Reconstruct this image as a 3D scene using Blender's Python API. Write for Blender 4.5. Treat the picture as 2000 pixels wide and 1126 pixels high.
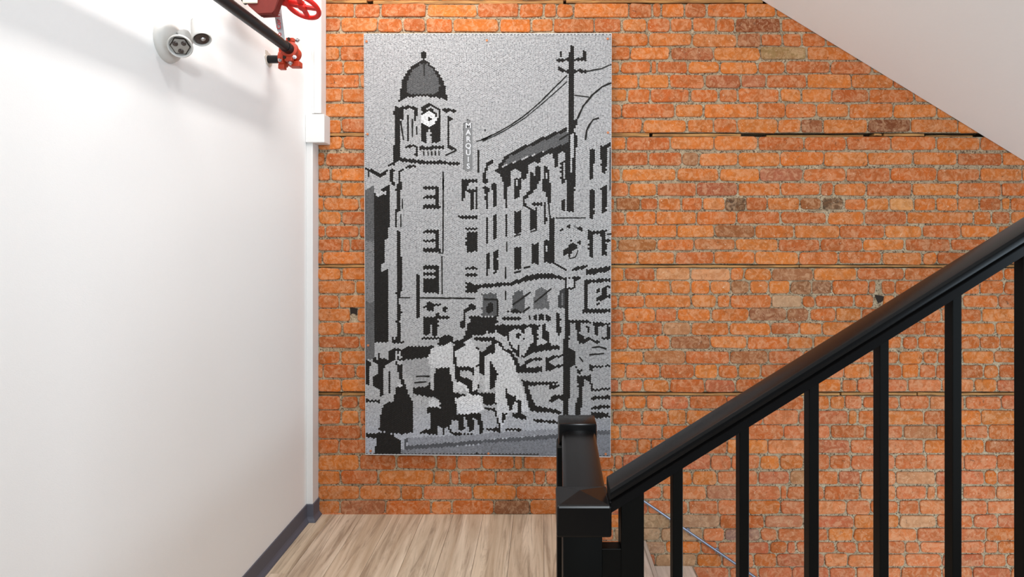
import bpy, bmesh, math, random
import numpy as np
from mathutils import Vector, Matrix

random.seed(7); rng = np.random.default_rng(7)
S = bpy.context.scene
COL = S.collection
for o in list(bpy.data.objects): bpy.data.objects.remove(o)

# ------------------------------------------------------------------ camera
F = 1200.0; VX, VY = 1058.0, 463.0; EYE = 1.385; D = 1200/390.0   # brick face at y = D
cam = bpy.data.cameras.new('camera'); co = bpy.data.objects.new('camera', cam); COL.objects.link(co)
co.location = (0, 0, EYE); co.rotation_euler = (math.pi/2, 0, 0)
cam.sensor_fit = 'HORIZONTAL'; cam.sensor_width = 36; cam.lens = 36*F/2000
cam.shift_x = -(VX-1000)/2000; cam.shift_y = -(563-VY)/2000
cam.clip_start = 0.02
S.camera = co
def W(px, py, Y): return Vector(((px-VX)*Y/F, Y, EYE-(py-VY)*Y/F))

# ------------------------------------------------------------------ light
S.view_settings.view_transform = 'Standard'; S.view_settings.look = 'None'
S.view_settings.gamma = 1; S.view_settings.use_curve_mapping = False
S.view_settings.exposure = -0.38
w = bpy.data.worlds.new('world'); S.world = w; w.use_nodes = True
bg = w.node_tree.nodes['Background']; bg.inputs[0].default_value = (0.80, 0.91, 1.0, 1); bg.inputs[1].default_value = 0.33
def area(name, loc, target, sx, sy, power, col):
    l = bpy.data.lights.new(name, 'AREA'); l.shape = 'RECTANGLE'; l.size = sx; l.size_y = sy
    l.energy = power; l.color = col
    o = bpy.data.objects.new(name, l); COL.objects.link(o); o.location = loc
    d = Vector(target)-Vector(loc); o.rotation_euler = d.to_track_quat('-Z', 'Y').to_euler()
    return o
# strip lamp under the ceiling close to the left wall (makes the wide soft pipe shadow)
a = area('ceiling_strip_lamp', (-0.66, 1.95, 3.16), (-0.66, 1.95, 0), 0.07, 1.6, 41, (1.0, 0.96, 0.93))
# hall lamp behind the viewer, to the right (makes the near pipe shadow)
area('hall_lamp', (0.4, -1.4, 2.18), (0.2, 3.0, 1.4), 0.28, 0.16, 72, (0.88, 0.95, 1.0))
area('landing_lamp', (0.1, 1.3, 3.1), (-0.1, 2.4, 0.6), 0.26, 0.26, 10, (0.96, 0.97, 1.0))
area('stairwell_lamp', (2.3, 1.8, -0.7), (1.6, 2.5, 1.9), 0.5, 0.5, 30, (0.80, 0.91, 1.0))
area('added_cool_fill', (3.4, -0.8, 1.0), (0.6, 2.6, 1.6), 1.4, 1.6, 62, (0.72, 0.87, 1.0))  # added cool fill to brighten soffit and left wall; no window stands here

# ------------------------------------------------------------------ materials
def lin(c):
    return tuple(((v/255)/12.92 if v/255 <= .04045 else ((v/255+.055)/1.055)**2.4) for v in c)
class NT:
    def __init__(s, name):
        s.m = bpy.data.materials.new(name); s.m.use_nodes = True; s.t = s.m.node_tree
        s.b = s.t.nodes['Principled BSDF']
    def n(s, typ, **kw):
        x = s.t.nodes.new(typ)
        for k, v in kw.items(): setattr(x, k, v)
        return x
    def l(s, a, b): s.t.links.new(a, b)
    def pos(s, scale=(1, 1, 1)):
        g = s.n('ShaderNodeNewGeometry'); mp = s.n('ShaderNodeMapping'); mp.inputs['Scale'].default_value = scale
        s.l(g.outputs['Position'], mp.inputs['Vector']); return mp.outputs[0]
    def noise(s, vec, scale, detail=4, rough=.55, dist=0):
        x = s.n('ShaderNodeTexNoise'); x.inputs['Scale'].default_value = scale; x.inputs['Detail'].default_value = detail
        x.inputs['Roughness'].default_value = rough; x.inputs['Distortion'].default_value = dist; s.l(vec, x.inputs['Vector']); return x.outputs['Fac']
    def ramp(s, fac, a, b, ca=(0, 0, 0, 1), cb=(1, 1, 1, 1)):
        r = s.n('ShaderNodeValToRGB'); r.color_ramp.elements[0].position = a; r.color_ramp.elements[1].position = b
        r.color_ramp.elements[0].color = ca; r.color_ramp.elements[1].color = cb; s.l(fac, r.inputs[0]); return r.outputs[0]
    def mix(s, fac, a, b, mode='MIX'):
        x = s.n('ShaderNodeMix', data_type='RGBA', blend_type=mode)
        for inp, v in ((0, fac), (6, a), (7, b)):
            if isinstance(v, (int, float)): x.inputs[inp].default_value = v
            elif isinstance(v, tuple): x.inputs[inp].default_value = v if len(v) == 4 else v+(1,)
            else: s.l(v, x.inputs[inp])
        return x.outputs[2]
    def math(s, op, a, b=0.5):
        x = s.n('ShaderNodeMath', operation=op)
        for i, v in enumerate((a, b)):
            if isinstance(v, (int, float)): x.inputs[i].default_value = v
            else: s.l(v, x.inputs[i])
        return x.outputs[0]
    def bump(s, h, strength, dist):
        x = s.n('ShaderNodeBump'); x.inputs['Strength'].default_value = strength; x.inputs['Distance'].default_value = dist
        s.l(h, x.inputs['Height']); s.l(x.outputs[0], s.b.inputs['Normal'])
    def attr(s, name):
        x = s.n('ShaderNodeAttribute'); x.attribute_name = name; return x.outputs['Color']

def plain(name, rgb, rough=.5, metal=0, nscale=60, var=.06, bump=.0, spec=.5):
    t = NT(name); v = t.pos(); c = lin(rgb)
    f = t.noise(v, nscale, 3)
    t.l(t.mix(f, tuple(x*(1-var) for x in c), tuple(min(1, x*(1+var)) for x in c)), t.b.inputs['Base Color'])
    t.b.inputs['Roughness'].default_value = rough; t.b.inputs['Metallic'].default_value = metal
    t.b.inputs['Specular IOR Level'].default_value = spec
    if bump: t.bump(t.noise(v, nscale*3, 3), .3, bump)
    return t.m

M = {}
M['wall'] = plain('white_wall_paint', (240, 239, 237), .75, bump=.0006, nscale=90, var=.01)
M['trim'] = plain('white_trim_paint', (220, 219, 217), .5, var=.01)
M['soffit'] = plain('soffit_paint', (238, 236, 232), .8, var=.012, bump=.0005)
M['base'] = plain('charcoal_vinyl', (84, 84, 94), .6, var=.06)
M['black'] = plain('black_satin_paint', (5, 5, 4), .45, var=.15, nscale=14, spec=.12)
M['rail'] = plain('dark_rail_paint', (9, 8, 8), .25, var=.2, nscale=9, spec=.19)
M['pipe'] = plain('black_steel_pipe', (16, 16, 17), .38, var=.2, spec=.3)
M['red'] = plain('orange_red_enamel', (176, 50, 14), .5, var=.12)
M['darkred'] = plain('dark_red_enamel', (112, 22, 6), .6, var=.15)
M['wheelred'] = plain('bright_red_enamel', (206, 20, 6), .45, var=.08)
M['chrome'] = plain('zinc_steel', (190, 190, 192), .3, metal=.9, var=.1)
M['steel'] = plain('grey_steel', (150, 158, 175), .28, metal=.85, var=.08)
M['plastic'] = plain('warm_white_plastic', (197, 194, 189), .45, var=.01)
M['lens'] = plain('lamp_reflector', (150, 146, 140), .25, metal=.2, var=.2, nscale=120)
M['dark'] = plain('dark_lens', (60, 50, 46), .2, var=.4, nscale=120)
M['cream'] = plain('cream_tag', (226, 218, 196), .6)
M['silver'] = plain('silver_ribbon', (182, 184, 186), .35, metal=.35, var=.08)
M['redink'] = plain('red_ink', (205, 60, 62), .6)
M['plaster'] = plain('broken_plaster', (205, 196, 184), .9, var=.25, nscale=120, bump=.003)
M['gap'] = plain('dark_gap', (40, 30, 22), .95)
M['copper'] = plain('copper_washer', (190, 120, 80), .4, metal=.5, var=.2)
M['backing'] = plain('mural_backing', (60, 58, 58), .6)
M['alu'] = plain('mural_edge_metal', (205, 204, 204), .45, metal=.2)
M['signwhite'] = plain('sign_letter_white', (205, 205, 207), .6)
M['inkblack'] = plain('mural_black', (38, 36, 34), .7, spec=.1)
M['signgrey'] = plain('sign_board_grey', (112, 112, 112), .6)

def brick_mat():
    t = NT('old_brick'); v = t.pos(); tint = t.attr('tint')
    n1 = t.noise(v, 20, 5, .62, .8); n2 = t.noise(v, 36, 6, .68, 1.0); n3 = t.noise(v, 160, 4, .6)
    c = t.mix(t.ramp(n1, .36, .60), t.mix(.42, tint, (0.24, 0.085, 0.025)), tint)
    pale = t.mix(.55, tint, (0.66, 0.40, 0.23))
    c = t.mix(t.math('MULTIPLY', t.ramp(n2, .44, .62), .72), c, pale)
    fl = t.ramp(t.noise(v, 95, 3, .5, 1.6), .66, .72)
    c = t.mix(t.math('MULTIPLY', fl, .6), c, (0.74, 0.58, 0.42))
    c = t.mix(t.math('MULTIPLY', t.ramp(t.noise(v, 48, 5, .6, .9), .29, .37, (1,1,1,1), (0,0,0,1)), .6), c, (0.06, 0.028, 0.015))
    t.l(c, t.b.inputs['Base Color']); t.b.inputs['Roughness'].default_value = .85
    t.b.inputs['Specular IOR Level'].default_value = .25
    h = t.math('ADD', t.math('MULTIPLY', n2, 1.0), t.math('MULTIPLY', n3, .35))
    t.bump(h, .55, .004); return t.m
M['brick'] = brick_mat()
def mortar_mat():
    t = NT('lime_mortar'); v = t.pos()
    n = t.noise(v, 30, 6, .7); n2 = t.noise(v, 130, 4, .6)
    c = t.mix(t.ramp(n, .3, .7), lin((136, 114, 86))+(1,), lin((198, 178, 148))+(1,))
    c = t.mix(t.ramp(n2, .40, .46, (1,1,1,1), (0,0,0,1)), c, lin((92, 72, 54))+(1,))
    t.l(c, t.b.inputs['Base Color']); t.b.inputs['Roughness'].default_value = .95
    t.bump(t.math('ADD', n, n2), .8, .006); return t.m
M['mortar'] = mortar_mat()
def strip_mat():
    t = NT('old_timber_strip'); v = t.pos((1, 1, 14)); n = t.noise(v, 9, 6, .6, .4)
    t.l(t.mix(t.ramp(n, .3, .75), lin((104, 66, 30))+(1,), lin((206, 150, 84))+(1,)), t.b.inputs['Base Color'])
    t.b.inputs['Roughness'].default_value = .8; t.bump(n, .4, .002); return t.m
M['strip'] = strip_mat()
def wood_mat(name, dark, mid, light, ax=1):
    t = NT(name); tint = t.attr('tint')
    sc = (15, .9, 15) if ax == 1 else (1.1, 26, 26)
    g = t.n('ShaderNodeNewGeometry'); ad = t.n('ShaderNodeVectorMath', operation='ADD')
    sc2 = t.n('ShaderNodeVectorMath', operation='SCALE'); sc2.inputs['Scale'].default_value = 40
    t.l(tint, sc2.inputs[0]); t.l(g.outputs['Position'], ad.inputs[0]); t.l(sc2.outputs[0], ad.inputs[1])
    mp = t.n('ShaderNodeMapping'); mp.inputs['Scale'].default_value = sc; t.l(ad.outputs[0], mp.inputs['Vector']); v = mp.outputs[0]
    n1 = t.noise(v, .8, 6, .6, 1.2); n2 = t.noise(v, 1.9, 7, .68, 1.6)
    c = t.mix(t.ramp(n1, .35, .65), lin(mid)+(1,), lin(light)+(1,))
    c = t.mix(t.math('MULTIPLY', t.ramp(n2, .34, .52, (1,1,1,1), (0,0,0,1)), .62), c, lin(dark)+(1,))
    c = t.mix(.5, c, t.mix(1.0, c, t.mix(.45, (1, 1, 1), tint), 'MULTIPLY'))
    t.l(c, t.b.inputs['Base Color']); t.b.inputs['Roughness'].default_value = .48
    t.b.inputs['Specular IOR Level'].default_value = .35
    t.bump(n2, .25, .0015); return t.m
M['floor'] = wood_mat('oak_vinyl_plank', (124, 102, 82), (180, 157, 132), (222, 203, 180))
M['tread'] = wood_mat('pale_tread_vinyl', (158, 142, 128), (186, 172, 160), (210, 198, 187))
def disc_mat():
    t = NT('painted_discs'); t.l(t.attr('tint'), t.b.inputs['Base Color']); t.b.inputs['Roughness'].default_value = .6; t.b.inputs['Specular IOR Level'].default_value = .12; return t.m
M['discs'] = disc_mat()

# ------------------------------------------------------------------ object helpers
def mk(name, verts, faces, mat, parent=None, smooth=False, tint=None):
    me = bpy.data.meshes.new(name); me.from_pydata([tuple(v) for v in verts], [], faces); me.update()
    if mat: me.materials.append(M[mat] if isinstance(mat, str) else mat)
    if smooth: me.polygons.foreach_set('use_smooth', [True]*len(me.polygons))
    if tint is not None:
        a = me.color_attributes.new('tint', 'FLOAT_COLOR', 'POINT')
        arr = np.ones((len(me.vertices), 4), np.float32); arr[:, :3] = tint; a.data.foreach_set('color', arr.ravel())
    o = bpy.data.objects.new(name, me); COL.objects.link(o)
    if parent: o.parent = parent; o.matrix_parent_inverse = parent.matrix_world.inverted() if False else Matrix.Translation(-Vector(parent.location))
    return o
def thing(name, label, cat, loc=(0, 0, 0), group=None):
    o = bpy.data.objects.new(name, None); COL.objects.link(o); o.location = loc; o.empty_display_size = .1
    o['label'] = label; o['category'] = cat
    if group: o['group'] = group
    return o
class B:
    """collects shapes in world space and links them as one mesh"""
    def __init__(s): s.bm = bmesh.new()
    def box(s, x0, x1, y0, y1, z0, z1, bev=0, seg=2):
        r = bmesh.ops.create_cube(s.bm, size=1)
        vs = r['verts']
        for v in vs:
            v.co = Vector((x0 if v.co.x < 0 else x1, y0 if v.co.y < 0 else y1, z0 if v.co.z < 0 else z1))
        if bev:
            es = list({e for v in vs for e in v.link_edges})
            bmesh.ops.bevel(s.bm, geom=es, offset=bev, segments=seg, profile=.5, affect='EDGES')
        return s
    def rev(s, prof, p, axis, seg=24, up=None):
        """revolve (radius, height) profile about axis through p; closed with caps"""
        ax = Vector(axis).normalized(); q = ax.to_track_quat('Z', 'Y'); rings = []
        for r, h in prof:
            rings.append([s.bm.verts.new(Vector(p)+q@Vector((r*math.cos(2*math.pi*i/seg), r*math.sin(2*math.pi*i/seg), h))) for i in range(seg)])
        for a, b in zip(rings, rings[1:]):
            for i in range(seg): s.bm.faces.new((a[i], a[(i+1) % seg], b[(i+1) % seg], b[i]))
        s.bm.faces.new(rings[0][::-1]); s.bm.faces.new(rings[-1]); return s
    def cyl(s, p0, p1, r, seg=20, bev=0):
        p0 = Vector(p0); p1 = Vector(p1); h = (p1-p0).length
        pr = [(r, 0), (r, h)] if not bev else [(r-bev, 0), (r, bev), (r, h-bev), (r-bev, h)]
        return s.rev(pr, p0, p1-p0, seg)
    def torus(s, p, axis, R, r, n=48, m=12):
        q = Vector(axis).normalized().to_track_quat('Z', 'Y'); rings = []
        for i in range(n):
            a = 2*math.pi*i/n; row = []
            for j in range(m):
                b = 2*math.pi*j/m; rr = R+r*math.cos(b)
                row.append(s.bm.verts.new(Vector(p)+q@Vector((rr*math.cos(a), rr*math.sin(a), r*math.sin(b)))))
            rings.append(row)
        for i in range(n):
            for j in range(m):
                s.bm.faces.new((rings[i][j], rings[(i+1) % n][j], rings[(i+1) % n][(j+1) % m], rings[i][(j+1) % m]))
        return s
    def prism(s, pts, vec):
        """extrude a polygon given by world points along vec"""
        a = [s.bm.verts.new(Vector(p)) for p in pts]; b = [s.bm.verts.new(Vector(p)+Vector(vec)) for p in pts]; n = len(a)
        s.bm.faces.new(a); s.bm.faces.new(b[::-1])
        for i in range(n): s.bm.faces.new((a[i], b[i], b[(i+1) % n], a[(i+1) % n]))
        return s
    def out(s, name, mat, parent=None, smooth=False, angle=35):
        bmesh.ops.recalc_face_normals(s.bm, faces=s.bm.faces[:])
        me = bpy.data.meshes.new(name); s.bm.to_mesh(me); s.bm.free(); me.materials.append(M[mat])
        if smooth:
            me.polygons.foreach_set('use_smooth', [True]*len(me.polygons))
            me.set_sharp_from_angle(angle=math.radians(angle))
        o = bpy.data.objects.new(name, me); COL.objects.link(o)
        if parent:
            o.parent = parent      # a part's mesh is in world space already
            if parent.parent is None: o.matrix_parent_inverse = Matrix.Translation(-Vector(parent.location))
        return o
def struct(o, label=None):
    o['kind'] = 'structure'
    if label: o['label'] = label
    return o

# ================================================================== BRICK WALL
ROWS = [(7,33),(36,62),(66,90),(92,117),(120,143),(146,171),(174,199),(203,229),(233,258.5),
 (267.5,292.5),(298,323),(328.5,353),(357.5,382),(387,410),(413.5,437),(440.5,463),(467,489),(492.5,515.5),
 (523.5,546.5),(549,573),(577,600),(603,627),(630,653),(657,680),(686,709),(712,737),(741,764.5),
 (773.5,798),(802,828),(831,855.5),(859,884),(889,915.5),(920,945),(949,974),(978,1003),
 (1006,1029.5),(1032,1055),(1058,1079.5),(1082.5,1105.5),(1108.5,1131)]
J = {  # joints (x) of each course, left strip | right field
1:[692.5,743,833,932.6,1013.8,1062,1088,1121,1229,1274.5,1292,1337,1381,1457,1516],
2:[666,737.5,786,831.7,884,975,1037.6,1081,1161,1214,1264,1309,1353,1399,1436,1525.6],
3:[720,1170,1267,1353,1440,1486,1529,1567,1613,1670],
4:[664,720,1170,1231,1309,1394,1485,1576,1677],
5:[670,720,1170,1211,1272,1282.5,1344,1406,1480.5,1535,1622.5,1703],
6:[702.6,720,1160,1247,1307,1376.5,1447,1497,1576,1663,1745],
7:[668.7,720,1160,1225.5,1269.5,1348,1404,1441.6,1524,1565,1625,1698,1786],
8:[720,1150,1214,1318,1374.5,1480,1534,1595,1659,1745,1831],
9:[666.6,720,1170,1255,1341.7,1394,1440,1519.4,1564.7,1608,1695,1780,1872],
10:[668.7,720,1150,1223.5,1310,1395,1481,1570.5,1653.6,1741,1829,1916],
11:[634.5,720,1180,1266.5,1332,1365,1442,1524,1609.6,1695,1783.6,1870,1958],
12:[645,720,1150,1213,1322,1405,1483.6,1569,1652.8,1739.5,1830,1915],
13:[666.7,720,1150,1228.6,1283,1360,1441.6,1525,1602.7,1628,1692,1781.6,1871,1955.6],
14:[632,702,725,1160,1201.6,1251,1286,1330,1372,1416.6,1457,1499,1562.6,1605.4,1648,1692.7,1736.8,1785,1829,1871,1913.8,1956.5,1974],
15:[666.7,720,1150,1221.4,1282,1361,1439,1525,1616,1688.6,1771.5,1903,1937,1975],
16:[635,701,725,1160,1247,1322.6,1395.5,1475,1552,1640,1728.5,1802,1876.6,1950],
17:[668,684,725,1160,1206,1283.5,1355.6,1436.7,1520,1602,1684.7,1768,1857,1930],
18:[629,720,1170,1245.4,1318.8,1395,1474.6,1559.6,1637.6,1723,1802,1830,1900],
19:[667,720,1160,1218.8,1280.6,1348.5,1427,1453.7,1507,1589.6,1673.6,1767.7,1850,1905,1961],
20:[694,725,1170,1246.7,1310,1349,1387,1428,1464,1501.7,1543,1585.6,1625.7,1696.7,1716,1749,1830,1915,1961],
21:[662,720,1150,1206.8,1259.8,1350,1400,1426.5,1507,1567,1592.8,1669,1712.7,1749,1830,1880,1950.6],
22:[698,725,1150,1218.8,1280.6,1321.9,1389,1463,1537.6,1580.8,1632.8,1683.6,1760,1840,1918.7],
23:[667.6,720,1150,1214.5,1246.5,1294.7,1349.8,1424.4,1506,1561.6,1607,1680,1740,1806.8,1860,1945],
24:[702,725,1150,1226,1280.6,1309,1387,1459,1540,1589.6,1660,1700,1762,1792.6,1850,1914,1953.5],
25:[665,720,1170,1256.6,1339,1425,1500,1570,1650,1720,1756,1803,1831.7,1880,1941.7],
26:[630.5,694,725,1150,1222,1289.9,1356.5,1401.8,1441.7,1485.7,1560,1648.8,1700,1762,1796,1828,1922,1952],
27:[666,720,1150,1210,1256,1308,1376.5,1436.4,1500,1570,1644,1675,1773,1840,1903,1947],
28:[665,701,725,1150,1218,1262.5,1292.6,1345.8,1420,1500,1570,1621,1650.6,1684,1757,1816,1885,1956],
29:[666,702,725,1170,1195,1254.5,1304.9,1340.5,1410,1490,1560,1657.7,1675,1730,1805,1860,1917],
30:[705,725,1150,1211,1293.5,1370,1450,1530,1622,1690,1764,1830,1885,1931],
31:[662,720,1170,1246,1271.4,1340,1420,1500,1580,1661,1730,1805,1870,1924],
32:[701,773.4,851,892,941,1004.5,1021,1110,1199.8,1216,1300,1388.8,1428.7,1484,1523.8,1570,1621,1662.6,1748,1810,1884,1947.6],
33:[665,739,847,879.7,897,968,1043.5,1066,1130,1200,1280,1352,1401,1480,1543,1590,1638,1681.5,1750,1827.6,1875,1923,1948],
34:[703,783,826,922.6,1008,1090,1170,1230,1293.5,1379.6,1450,1525,1537.5,1610,1680,1750,1811,1828.8,1880,1945.7],
35:[664,753,841.6,882.6,964.5,1035,1110,1190,1265,1344.7,1403,1460,1524.5,1590,1654,1700,1756,1795.7,1860,1928],
36:[1240,1309,1406.7,1492.6,1570,1668.5,1756.7,1830,1900.8,1948],
37:[1200,1290,1372.7,1414.8,1484.8,1519.7,1618,1667,1730,1792,1860,1927],
38:[1150,1230,1300,1369,1402,1450,1502.5,1537.5,1555,1633,1674,1768.5,1797,1860,1924,1950],
39:[1200,1280,1361,1410,1472.5,1517,1611,1656,1768.5,1840,1922,1966],
40:[1180,1260,1340,1425,1481,1548,1619,1673,1760,1840,1900,1975]}
SPECIAL = {(4,1530):(158,128,84),(4,1360):(168,88,50),(13,1400):(156,80,52),(14,1225):(150,86,44),(14,1437):(72,54,40),(14,1395):(204,120,62),(14,1626):(84,66,50),
 (14,1584):(150,88,48),(14,1762):(206,140,82),(12,1525):(166,94,68),(11,1348):(160,110,76),(9,1737):(120,64,36),(9,1586):(146,82,50),(6,1411):(160,84,50),(6,1472):(170,96,64),
 (2,1480):(134,66,32),(17,1395):(176,100,52),(16,1437):(150,90,52),(17,1240):(160,98,52),(3,1463):(158,90,54),(19,1388):(206,140,96),(19,1314):(208,140,92),(19,1548):(160,104,70),(20,1445):(146,96,62),
 (20,1564):(134,88,58),(20,1600):(128,82,56),(21,1537):(176,140,110),(22,1500):(140,86,58),(22,1560):(150,92,60),(24,1348):(150,90,56),(25,1462):(150,90,54),(34,1400):(176,112,84),
 (35,1000):(140,90,62),(36,1275):(168,142,112),(36,1357):(172,132,104),(37,1250):(170,140,112),(37,1331):(180,140,108),(37,1450):(140,104,94),(38,1265):(164,128,104),(39,1320):(180,140,106),
 (33,1560):(178,124,84),(36,1792):(204,150,112),(36,1530):(186,116,84),(33,1788):(192,134,96),(30,1780):(176,112,74),(35,700):(170,100,68),(23,1322):(176,122,84),(25,1298):(170,104,60)}
PAL = [(203,108,50),(196,102,46),(192,96,44),(204,112,54),(194,100,50),(186,92,46),(200,110,58),(184,92,50),(204,114,56),(192,100,54),(178,88,46)]
PAL2 = [(196,104,74),(190,100,76),(200,112,82),(182,94,74),(192,100,64),(204,118,84)]  # pinker tints low on the right: cooler light put into brick colour
def soff_y(px): return (px-1485)*0.6117          # soffit line on the wall (photo pixels)
MUR = (711, 65, 1193.5, 890)
wall = bpy.data.objects.new('wall_back', None)   # replaced by mesh below
def wx(px): return (px-VX)/390.0
def wz(py): return EYE-(py-VY)/390.0
mb = B()
bands = [(-260,-1),(33-27+1.5,258.8),(267.2,515.8),(523.2,764.8),(773.2,1560)]
for a, b in bands: mb.box(-1.24, 3.1, D+.0050, D+.1, wz(b), wz(a))
mb.box(-1.24, 3.1, D+.1, D+.22, wz(1560), wz(-260))
wall = mb.out('wall_back', 'mortar'); struct(wall, 'old exposed orange brick wall with pale mortar joints behind the railing')

def brick_geo(x0, x1, z0, z1, cy):
    """rounded, slightly uneven brick; returns verts, faces (12-gon, one bevel ring)"""
    w_, h_ = x1-x0, z1-z0; r = min(.011+random.random()*.009, w_*.35, h_*.35); pts = []
    for cx, cz, a0 in ((x1-r, z1-r, 0), (x0+r, z1-r, 90), (x0+r, z0+r, 180), (x1-r, z0+r, 270)):
        rr = r*random.uniform(.75, 1.15)
        for k in (8, 45, 82):
            a = math.radians(a0+k)
            pts.append((cx+rr*math.cos(a)+random.uniform(-1, 1)*.0012, cz+rr*math.sin(a)+random.uniform(-1, 1)*.0010))
    fy = cy-random.uniform(0, .004); tx = random.uniform(-.004, .004); tz = random.uniform(-.012, .012)
    mx, mz = (x0+x1)/2, (z0+z1)/2; V = []; ins = .0028
    for (x, z) in pts:
        V.append((x, D+.013, z))
    for (x, z) in pts:
        dx, dz = mx-x, mz-z; sx = x+math.copysign(min(ins*.35, abs(dx)), dx); sz = z+math.copysign(ins*.35, dz)
        V.append((sx, fy+.0026, sz))
    for (x, z) in pts:
        dx, dz = mx-x, mz-z; sx = x+math.copysign(min(ins*1.3, abs(dx)), dx); sz = z+math.copysign(ins*1.3, dz)
        V.append((sx, fy+(sx-mx)*tx+(sz-mz)*tz, sz))
    Fc = [tuple(range(24, 36))[::-1]]
    for L in (0, 12):
        for i in range(12):
            j = (i+1) % 12; Fc.append((L+i, L+12+i, L+12+j, L+j)[::-1])
    return V, Fc
def tint_for(row, xm, jitter=True):
    best = None
    for (r, x), c in SPECIAL.items():
        if r == row and abs(x-xm) < 24: best = c
    spec = best is not None
    if best is None:
        p = .0 if row < 22 else min(1, (row-22)/12)*(1 if xm > 1150 else .15)
        pal = PAL2 if random.random() < p*.8 else PAL
        best = random.choice(pal)
    k = random.uniform(.96, 1.04)
    return np.array(lin(tuple(min(255, v*k) for v in best)))*np.array((.88, .86, .80) if spec else (.89, .89, .57))
cand = []; HOLES = [(22, 684, 697), (20, 1711, 1722), (21, 1706, 1724)]
def add_row(ri, y0, y1, joints, x_lo, x_hi):
    xs = [x_lo]+[j for j in joints if x_lo+4 < j < x_hi-4]+[x_hi]
    for a, b in zip(xs, xs[1:]):
        if b-a > 10 and y0 > 62 and y1 < 900 and a >= MUR[0]+5 and b <= MUR[2]-5: continue      # behind the mural
        if (b > 1560 or y0 < 0) and (y1+14 < soff_y(a)) and (y1+14 < soff_y(b)): continue                   # above the soffit
        w_ = b-a
        if w_ > 125 and y0 > 62 and y1 < 900 and a < MUR[0] + 20 and b > 1100: continue
        for (gr, g0, g1) in HOLES:
            if ri == gr and a < g1 and b > g0:
                if a < g0-8: b = g0
                elif b > g1+8: a = g1
        w_ = b-a; g = min(2.2, w_*.12); ga = random.uniform(.35, .65)*g; gb = g*.5
        V, Fc = brick_geo(wx(a+ga), wx(b-gb), wz(y1+random.uniform(-.2, 1.3)), wz(y0-random.uniform(-.2, 1.3)), D)
        xm, ym = (a+b)/2, (y0+y1)/2
        vis = max(0, min(b, 2000)-max(a, 618))*max(0, min(y1, 1126)-max(y0, 0))
        ov = max(0, min(b, MUR[2])-max(a, MUR[0])) if MUR[1] < ym < MUR[3] else 0
        vis -= ov*(y1-y0)
        # hidden behind soffit or rail
        if ym < soff_y(xm): vis *= .2
        yr = 938-(xm-1183)*.622
        if xm > 1180 and yr-4 < ym < yr+72: vis *= .1
        if xm < 1172 and ym > 1003: vis = 0
        if 1090 < xm < 1190 and ym > 815: vis *= .2
        cand.append((vis, V, Fc, tint_for(ri, xm)))
for i, (y0, y1) in enumerate(ROWS):
    r = i+1
    jj = list(J[r]); 
    while jj[-1] < 2150: jj.append(jj[-1]+random.choice((82, 86, 88)))
    lo = 618 if y1 < 225 else (620 if r > 9 else 626)
    if r >= 36: lo = 1110
    add_row(r, y0, y1, jj, lo, 2140)
y = 1134.5
k = 41
while y < 1560:                                   # courses below the frame (stairwell)
    xs = [1100+random.uniform(0, 80)]
    while xs[-1] < 2150: xs.append(xs[-1]+random.choice((44, 82, 86, 84, 80)))
    add_row(k, y, y+23.5, xs, 1080, 2140); y += 26.6; k += 1
y = -22; 
while y > -220:                                   # courses above the frame
    xs = [618+random.uniform(20, 80)]
    while xs[-1] < 1500: xs.append(xs[-1]+random.choice((44, 82, 86, 84)))
    add_row(0, y-1, y+24-2, xs, 618, 1500); y -= 27
cand.sort(key=lambda c: -c[0])
for vis, V, Fc, t in cand[:298]:
    mk('brick', V, Fc, 'brick', wall, tint=t, smooth=False)
VV = []; FF = []; TT = []
for vis, V, Fc, t in cand[298:]:
    n = len(VV); VV += V; FF += [tuple(i+n for i in f) for f in Fc]; TT += [t]*len(V)
o = mk('further_bricks', VV, FF, 'brick', wall, tint=np.array(TT)); o['kind'] = 'stuff'
# shallow sliver course at floor level is the top of the course below the landing
mk('brick', *brick_geo(wx(620), wx(900), wz(1010), wz(1001.5), D+.002), 'brick', wall, tint=np.array(lin((196, 108, 60))))
for pts_ in ([(683,600),(698,602),(697,616),(690,612),(684,613)], [(1709,575),(1722,577),(1732,580),(1722,590),(1716,592),(1712,584)]):
    B().prism([(wx(x_), D+.0042, wz(y_)) for x_, y_ in pts_], (0, .02, 0)).out('hole_shade_patch', 'gap', wall)  # flat dark patches made as the shade inside two wall holes
# timber strips built into the wall
def strip(x0, x1, y0, y1, dy=0, mat='strip'):
    V = []; n = max(3, int((x1-x0)/60)); a = []; 
    bb = B(); top = []; bot = []
    for i in range(n+1):
        x = x0+(x1-x0)*i/n
        top.append((wx(x), D+dy, wz(y0+random.uniform(-.5, .5)))); bot.append((wx(x), D+dy, wz(y1+random.uniform(-.5, .5))))
    bb.prism(top+bot[::-1], (0, .05, 0)); return bb.out('timber_strip', mat, wall)
for s in [(618,716,-1,5.5),(729,1100,1,7),(1106,1490,-1,5.2),
          (635,712,260,265.5),(1194,1268,260,266),(1275,1447,261,266),(1500,1690,262.5,266.5,.02),(1708,1722,261,264.5),(1727,1805,260.5,265.5),(1812,1905,263,266.5,.02),
          (622,712,517,521.5),(1193,1560,517.5,522),(1562,1860,517.5,521.5),(1862,2120,517,521.5),
          (668,712,767,771.5),(618,664,768.5,772,.02),(1192,1640,767,771.5),(1644,1790,766.5,771),(1793,2120,766.5,771.5)]:
    strip(*s)

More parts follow.
